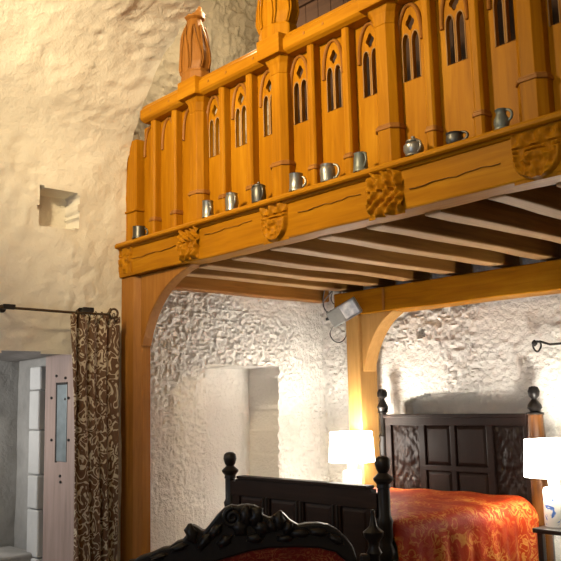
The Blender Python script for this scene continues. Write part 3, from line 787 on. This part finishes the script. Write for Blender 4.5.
# footboard
fy = 4.40
fb = MB(); x0, x1 = -5.50, -3.885
fb.box(x0, x1, fy-.01, fy+.02, .3, 1.0)
fb.prism([(x0, .90), (x1, .90), (x1, 1.01), (x1-.05, 1.01), (x1-.055, 1.035), (x1-.085, 1.035), (x1-.085, 1.055), (x0+.105, 1.055), (x0+.105, 1.03), (x0+.07, 1.03), (x0+.065, 1.01), (x0, 1.01)], fy-.035, fy+.03)
fb.box(x0+.10, x1-.08, fy-.05, fy+.04, 1.035, 1.058)
for k, xs in enumerate((-5.43, -5.06, -4.67, -4.285, -3.94)): fb.box(xs-.045, xs+.045, fy-.034, fy, .35, .91)
fb.box(x0, x1, fy-.033, fy, .3, .48)
foot = fb.build('footboard', DARK[0], bed, bevel=.005)
for xs in (-5.06, -4.67, -4.285):
    rb = MB(); rb.box(xs-.03, xs-.012, fy-.044, fy-.03, .48, .905).box(xs+.012, xs+.03, fy-.044, fy-.03, .48, .905); rb.build('stile_reed', BLACK, foot, bevel=.005)
for xa, xb in ((-5.385, -5.105), (-5.015, -4.715), (-4.625, -4.33), (-4.24, -3.985)):
    q = MB(); z0, z1, m_ = .48, .90, .03
    vs = [(xa, fy-.012, z0), (xb, fy-.012, z0), (xb, fy-.012, z1), (xa, fy-.012, z1), (xa+m_, fy-.026, z0+m_), (xb-m_, fy-.026, z0+m_), (xb-m_, fy-.026, z1-m_), (xa+m_, fy-.026, z1-m_)]
    q.add(vs, [(0, 1, 5, 4), (1, 2, 6, 5), (2, 3, 7, 6), (3, 0, 4, 7), (4, 5, 6, 7)]); q.build('raised_panel', DARK[0], foot, fix=False)
for xs in (BX0+.03, BX1-.06): MB().box(xs, xs+.03, 4.42, 6.3, .3, .46).build('side_rail', DARK[1], bed, bevel=.006)
# mattress and bedspread
mt_ = MB(); mt_.box(BX0+.09, BX1-.09, 4.47, 6.26, .40, .66)
tag(mt_.build('mattress', plain('white_ticking', (.6, .58, .52), .9), bevel=.05), 'white mattress under the red and gold bedspread', 'mattress')
sp = MB()
def spread(u, v):
    # u across the bed (left drape, top, right drape), v from foot to head
    hw = 0.83; cx = -4.625; top = .80; drop = .50; rad = .13
    y = 4.46+v*1.80
    L_ = 2*(drop-rad)+2*(pi/2*rad)+2*(hw-rad); s = u*L_
    a1 = drop-rad; a2 = a1+pi/2*rad; a3 = a2+2*(hw-rad); a4 = a3+pi/2*rad
    fold = .014*sin(y*17+2*sin(y*5))+.008*sin(y*41)
    if s < a1: x = -hw; z = top-drop+s; k = 1-s/a1; x -= .02*k+fold*k
    elif s < a2: t = (s-a1)/rad; x = -hw+rad-rad*cos(t); z = top-rad+rad*sin(t)
    elif s < a3: x = -hw+rad+(s-a2); z = top
    elif s < a4: t = (s-a3)/rad; x = hw-rad+rad*sin(t); z = top-rad+rad*cos(t)
    else: x = hw; k = (s-a4)/a1; z = top-rad-(s-a4); x += .02*k+fold*min(1, .35+k)
    puff = .02*(1-(x/hw)**2)
    z += puff + .010*sin(y*6+x*3)*(.3+.7*abs(x)/hw) + .006*sin(x*13+y*9)
    # rolls down at the head and foot
    e = min(v, 1-v)
    if e < .06 and z > top-.3: z -= .05*(1-e/.06)**2
    return (cx+x, y, z)
sp.grid(spread, 150, 110)
spo = sp.build('bedspread', SPREAD, smooth=80)
sd = spo.modifiers.new('thick', 'SOLIDIFY'); sd.thickness = .012; sd.offset = 1
tag(spo, 'red and gold damask bedspread covering the dark oak bed', 'bedspread')

# ------------------------------------------------------------------ carved settee in the foreground
SD = 4.7
base_pt = Vector((0, 0, EYE)) + (CF + CR*((257-280.5)/FPX) - CU*((545-280.5)/FPX))*SD
st = thing('carved_settee', (base_pt.x, base_pt.y, 0), 'black carved settee with red brocade back standing in front of the bed', 'settee', rz=YAW)
def sxz(px, py):
    d_ = CF + CR*((px-280.5)/FPX) - CU*((py-280.5)/FPX); P = Vector((0, 0, EYE))+d_*SD
    return ((P-base_pt).dot(rh), P.z)
top = [(126, 566), (140, 556), (152, 552), (163, 547), (170, 546), (177, 541), (183, 539), (187, 534), (192, 524), (198, 527), (204, 531), (210, 524), (217, 515), (224, 508), (231, 505), (237, 506), (241, 505), (247, 504.5), (254, 505.5), (259, 508), (263, 515), (270, 518), (276, 514), (280, 510.5), (284, 514), (290, 520), (298, 524.5), (306, 523), (318, 522.5), (328, 524), (338, 530), (346, 537), (352, 545), (356, 556), (357, 568)]
tp = [sxz(*p) for p in top]
# inner (lower) edge of the crest rail
low = [sxz(*p) for p in ((350, 568), (345, 560), (335, 551), (318, 547), (295, 546), (270, 547), (250, 550), (230, 556), (210, 562), (190, 570), (170, 578))]
cm = MB(); cm.prism(tp+low+[(sxz(128, 590))], -.045, .035)
crest = cm.build('crest_rail', BLACK, st, bevel=.012, local=True)
# carved relief: volutes, leaves
def spiral(cx, cz, r, turns, dirn, a0):
    P = []
    n = 30
    for i in range(n):
        t = i/(n-1); a = a0+dirn*t*turns*2*pi; rr = r*(1-.85*t); P.append((cx+rr*cos(a), -.055, cz+rr*sin(a)))
    return P
def car(px, py): return sxz(px, py)
vm = MB()
x, z = car(233, 517); vm.tube(spiral(x, z, .055, 1.8, 1, 1.6), .014, 7)
vm.build('volute', BLACK, crest, smooth=60, local=True)
for (px, py, w, h, ang) in ((192, 533, .035, .06, .3), (180, 546, .05, .022, .3), (205, 540, .06, .028, .9), (216, 530, .05, .03, .8), (246, 515, .04, .06, 0), (256, 516, .04, .06, -.4), (240, 527, .045, .05, .4), (262, 527, .05, .04, -.5), (279, 520, .035, .055, 0), (272, 525, .03, .04, .5), (288, 527, .03, .04, -.5), (300, 532, .06, .025, 0), (318, 531, .06, .025, -.1), (335, 538, .05, .024, -.6), (160, 555, .05, .018, .25), (225, 540, .05, .03, .6), (285, 537, .05, .022, 0), (255, 537, .05, .03, 0)):
    x, z = car(px, py); lf = MB(); n = 12; m_ = 7
    vs = []
    for i in range(n):
        for j in range(m_):
            a = i/n*2*pi; t = j/(m_-1); r = sin(t*pi/2)
            lx = w*r*cos(a)*(1+.18*cos(5*a)); lz = h*r*sin(a)*(1+.18*cos(5*a)); ly = -.045-.035*cos(t*pi/2)
            vs.append((x+lx*cos(ang)-lz*sin(ang), ly, z+lx*sin(ang)+lz*cos(ang)))
    fs = [(i*m_+j, ((i+1) % n)*m_+j, ((i+1) % n)*m_+j+1, i*m_+j+1) for i in range(n) for j in range(m_-1)]
    lf.add(vs, fs); lf.build('carved_leaf', BLACK, crest, smooth=70, local=True)
# upholstered back, seat, frame, legs
inn = [sxz(*p) for p in ((352, 560), (345, 556), (335, 549), (318, 545), (295, 544), (270, 545), (250, 548), (230, 554), (210, 560), (190, 568), (165, 580))]
ub = MB(); xl = sxz(145, 600)[0]; xr = sxz(352, 600)[0]
ub.prism(inn+[(xl, .62), (xl, .48), (xr, .48)], -.03, .02); ub.build('upholstered_back', UPHOLSTERY, st, bevel=.012, local=True)
x0, x1 = sxz(130, 590)[0], sxz(366, 590)[0]
for xs in (x0, x1-.03): MB().box(xs, xs+.055, -.035, .03, 0, .78).build('stile', BLACK, st, bevel=.01, local=True)
MB().box(x0, x1, -.62, .03, .36, .45).build('seat_frame', BLACK, st, bevel=.012, local=True)
MB().box(x0+.02, x1-.02, -.61, -.03, .44, .53).build('seat', UPHOLSTERY, st, bevel=.04, local=True)
for xs in (x0+.05, (x0+x1)/2, x1-.05):
    MB().lathe([(.03, 0), (.022, .03), (.028, .15), (.045, .28), (.03, .31), (.042, .37)], (xs, -.57, 0), 14).build('leg', BLACK, st, smooth=50, local=True)
px, pz = sxz(373, 510)
kp = MB(); kp.lathe([(.030, .40), (.030, pz-.26), (.045, pz-.24), (.030, pz-.21), (.034, pz-.18), (.056, pz-.15), (.06, pz-.125), (.035, pz-.105), (.022, pz-.09), (.015, pz-.05), (.008, pz-.03), (.013, pz-.018), (.010, pz-.004), (.003, pz)], (px, 0, 0), 16)
kp.build('corner_finial', BLACK, st, smooth=50, local=True)

# ------------------------------------------------------------------ bedside tables and lamps
def nightstand(cx, cy, w, d_, z, label):
    t = thing('bedside_table', (cx, cy, 0), label, 'bedside table')
    MB().box(cx-w/2, cx+w/2, cy-d_/2, cy+d_/2, z-.035, z).build('table_top', TABLE, t, bevel=.006)
    for sx in (-1, 1):
        for sy in (-1, 1):
            x = cx+sx*(w/2-.05); y = cy+sy*(d_/2-.04); MB().box(x-.022, x+.022, y-.022, y+.022, 0, z-.035).build('leg', TABLE, t, bevel=.004)
    MB().box(cx-w/2+.05, cx+w/2-.05, cy-d_/2+.04, cy+d_/2-.04, .18, .205).build('shelf', TABLE, t, bevel=.004)
    return t
ql = at(532, 528, 1, 5.72)
TZ = ql.z
nightstand(ql.x+.26, 5.93, .52, .42, TZ, 'dark bedside table at the right edge, under the blue-flowered lamp')
nightstand(-5.78, 5.93, .46, .42, TZ+.035, 'dark bedside table hidden behind the footboard, under the left lamp')
def lamp(cx, cy, z, label, power, SHADE=SHADE):
    t = thing('table_lamp', (cx, cy, z), label, 'table lamp')
    MB().lathe([(.05, 0), (.088, .0), (.088, .012), (.09, .02), (.09, .26), (.082, .285), (.05, .295), (.034, .30), (.034, .325)], (cx, cy, z), 28).build('base', CERAMIC, t, smooth=35)
    MB().lathe([(.040, .30), (.044, .315), (.044, .345), (.03, .36), (.012, .37), (.012, .42)], (cx, cy, z), 18).build('socket', plain('white_plastic', (.8, .78, .72), .5), t, smooth=40)
    s = MB(); n = 40; z0, z1 = z+.372, z+.655; vs = []
    for zz, r in ((z0, .222), (z1, .205), (z1, .200), (z0, .217)):
        for i in range(n): a = i/n*2*pi; vs.append((cx+r*cos(a), cy+r*sin(a), zz))
    s.add(vs, [(k*n+i, k*n+(i+1) % n, ((k+1) % 4)*n+(i+1) % n, ((k+1) % 4)*n+i) for k in range(4) for i in range(n)])
    s.build('lamp_shade', SHADE, t, smooth=40)
    MB().lathe([(.01, .42), (.03, .44), (.034, .47), (.02, .50), (.004, .51)], (cx, cy, z), 14).build('bulb', SHADE, t, smooth=60)
    l = bpy.data.lights.new('lamp_bulb_light', 'POINT'); l.energy = power; l.color = (1, .93, .82); l.shadow_soft_size = .05
    lo = bpy.data.objects.new('lamp_bulb_light', l); COL.objects.link(lo); lo.location = (cx, cy, z+.58)
q = at(552.5, 463, 1, 5.93)
lamp(q.x, 5.93, TZ, 'lit white lamp with blue-flowered base at the right edge', 45)
q = at(351.5, 448, 1, 5.93)
lamp(q.x, 5.93, TZ+.035, 'lit white lamp in front of the corner post, left of the bed', 38, SHADE2)

# ------------------------------------------------------------------ floodlight, cables, iron bracket
fl = thing('floodlight', (-5.80, 6.05, 2.5), 'grey metal floodlight with glass face fixed in the corner under the gallery', 'floodlight')
ctr = at(343.5, 313, 1, 6.0)
fl.location = ctr
# faces the room, rolled in its own plane
nrm = Vector((.55, -.80, -.25)).normalized(); hor = nrm.cross(Vector((0, 0, 1))).normalized()
hor = -hor if hor.dot(CR) < 0 else hor
upv = hor.cross(nrm); upv = -upv if upv.z < 0 else upv
ra = radians(28); ex = hor*cos(ra)+upv*sin(ra); ez = -hor*sin(ra)+upv*cos(ra)
def fbox(a0, a1, n0, n1, b0, b1):
    mb = MB(); vs = []
    for a in (a0, a1):
        for n in (n0, n1):
            for b in (b0, b1): vs.append(ctr+ex*a+nrm*n+ez*b)
    mb.add(vs, [(0, 1, 3, 2), (4, 6, 7, 5), (0, 4, 5, 1), (2, 3, 7, 6), (0, 2, 6, 4), (1, 5, 7, 3)]); return mb
fbox(-.165, .165, -.10, 0, -.085, .085).build('housing', GREYMETAL, fl, bevel=.01)
fbox(-.01, .150, 0, .008, -.072, .072).build('glass', LENS, fl, bevel=.003)
rim = fbox(-.03, .168, 0, .014, .072, .088); r2 = fbox(-.03, .168, 0, .014, -.088, -.072); r3 = fbox(.150, .168, 0, .014, -.088, .088)
rim.add(r2.v, r2.f); rim.add(r3.v, r3.f); rim.build('rim', STEEL, fl, bevel=.003)
br = MB(); br.tube([ctr-ex*.13-nrm*.05+ez*.0, ctr-ex*.2-nrm*.08+ez*.03, Vector((ctr.x-.16, 6.42, ctr.z+.06)), Vector((ctr.x-.16, 6.53, ctr.z+.07))], .016, 8)
br.build('mounting_arm', IRON, fl, smooth=60)
cb = MB()
for pp in (((336, 322), (330, 333), (334, 341), (341, 342), (346, 336), (347, 325)), ((325, 288), (323, 300), (325, 310), (331, 313)), ((334, 288), (331, 298), (334, 304), (338, 300), (341, 289)), ((327, 313), (323, 304), (328, 296), (333, 290)), ((330, 311), (338, 307), (343, 298), (344, 289))):
    P = [at(x, y, 1, 6.30+.10*sin(i*2.1)) for i, (x, y) in enumerate(pp)]
    Q = []
    for i in range(len(P)-1):
        a0 = P[max(i-1, 0)]; a1 = P[i]; a2 = P[i+1]; a3 = P[min(i+2, len(P)-1)]
        for k in range(6):
            t = k/6; Q.append(0.5*((2*a1)+(a2-a0)*t+(2*a0-5*a1+4*a2-a3)*t*t+(3*a1-a0-3*a2+a3)*t**3))
    Q.append(P[-1]); cb.tube(Q, .006, 6)
cb.build('cable', CABLE, fl, smooth=60)
ib = thing('iron_bracket', (-3.7, 6.45, 2.09), 'black forged iron rod with a ring end on the back wall above the right lamp', 'iron bracket')
yb = 6.40
rp = [at(x, y, 1, yb) for x, y in ((536.5, 342), (540, 341.5), (545, 343), (550, 344.5), (561, 343.5), (585, 342), (620, 340))]
MB().tube(rp, .010, 8).build('rod', IRON, ib, smooth=60)
c0 = at(537, 346.5, 1, yb); MB().tube([(c0.x+.038*cos(a), yb+.01*sin(a*2), c0.z+.045*sin(a)) for a in [i/20*2*pi for i in range(20)]], .008, 7, True).build('ring_end', IRON, ib, smooth=60)
sp_ = at(534.5, 343, 1, yb); MB().lathe([(.004, -.03), (.022, -.012), (.026, .0), (.02, .014), (.004, .028)], tuple(sp_), 10).build('knob', IRON, ib, smooth=60)
MB().tube([(rp[5].x, yb, rp[5].z), (rp[5].x, YB, rp[5].z)], .012, 8).build('wall_spike', IRON, ib, smooth=60)

# ------------------------------------------------------------------ light
def area(name, loc, target, size, energy, color, sizey=None):
    l = bpy.data.lights.new(name, 'AREA'); l.energy = energy; l.color = color; l.size = size
    if sizey: l.shape = 'RECTANGLE'; l.size_y = sizey
    o = bpy.data.objects.new(name, l); COL.objects.link(o); o.location = loc
    o.rotation_euler = (Vector(target)-Vector(loc)).to_track_quat('-Z', 'Y').to_euler(); return o
def spot(name, loc, target, energy, color, ang, blend=.6, r=.1):
    l = bpy.data.lights.new(name, 'SPOT'); l.energy = energy; l.color = color; l.spot_size = radians(ang); l.spot_blend = blend; l.shadow_soft_size = r
    o = bpy.data.objects.new(name, l); COL.objects.link(o); o.location = loc
    o.rotation_euler = (Vector(target)-Vector(loc)).to_track_quat('-Z', 'Y').to_euler(); return o
WARM = (1.0, .77, .44)
def point(name, loc, energy, color, r):
    l = bpy.data.lights.new(name, 'POINT'); l.energy = energy; l.color = color; l.shadow_soft_size = r
    o = bpy.data.objects.new(name, l); COL.objects.link(o); o.location = loc
spot('ceiling_spotlight', (-4.2, .6, 4.6), (-4.75, 3.8, 4.55), 960, WARM, 108, 1.0, .18)
point('right_fill_light', (-1.9, .4, 3.9), 62, WARM, .15)  # unseen warm fill, added to brighten the right end of the gallery front
point('gallery_fill_light', (-5.35, 4.35, 5.15), 42, (1.0, .82, .55), .12)  # added fill in the bay, lifts the rubble wall the spotlight cannot reach
area('window_daylight', ((WIN[0]+WIN[1])/2, YF-.35, (WIN[2]+WIN[3])/2), (-5.2, 4, 1.2), 1.5, 90, (.62, .78, 1.0), 1.9)
area('passage_daylight', (-7.25, 1.78, 1.7), (-7.4, 3.5, 1.2), .5, 44, (1.0, .97, .92), .9)

W = bpy.data.worlds.new('world'); S.world = W; W.use_nodes = True
W.node_tree.nodes['Background'].inputs['Color'].default_value = (.5, .6, .8, 1)
W.node_tree.nodes['Background'].inputs['Strength'].default_value = .03
S.view_settings.view_transform = 'Standard'; S.view_settings.look = 'None'; S.view_settings.gamma = 1
S.view_settings.use_curve_mapping = False; S.view_settings.exposure = 0.0
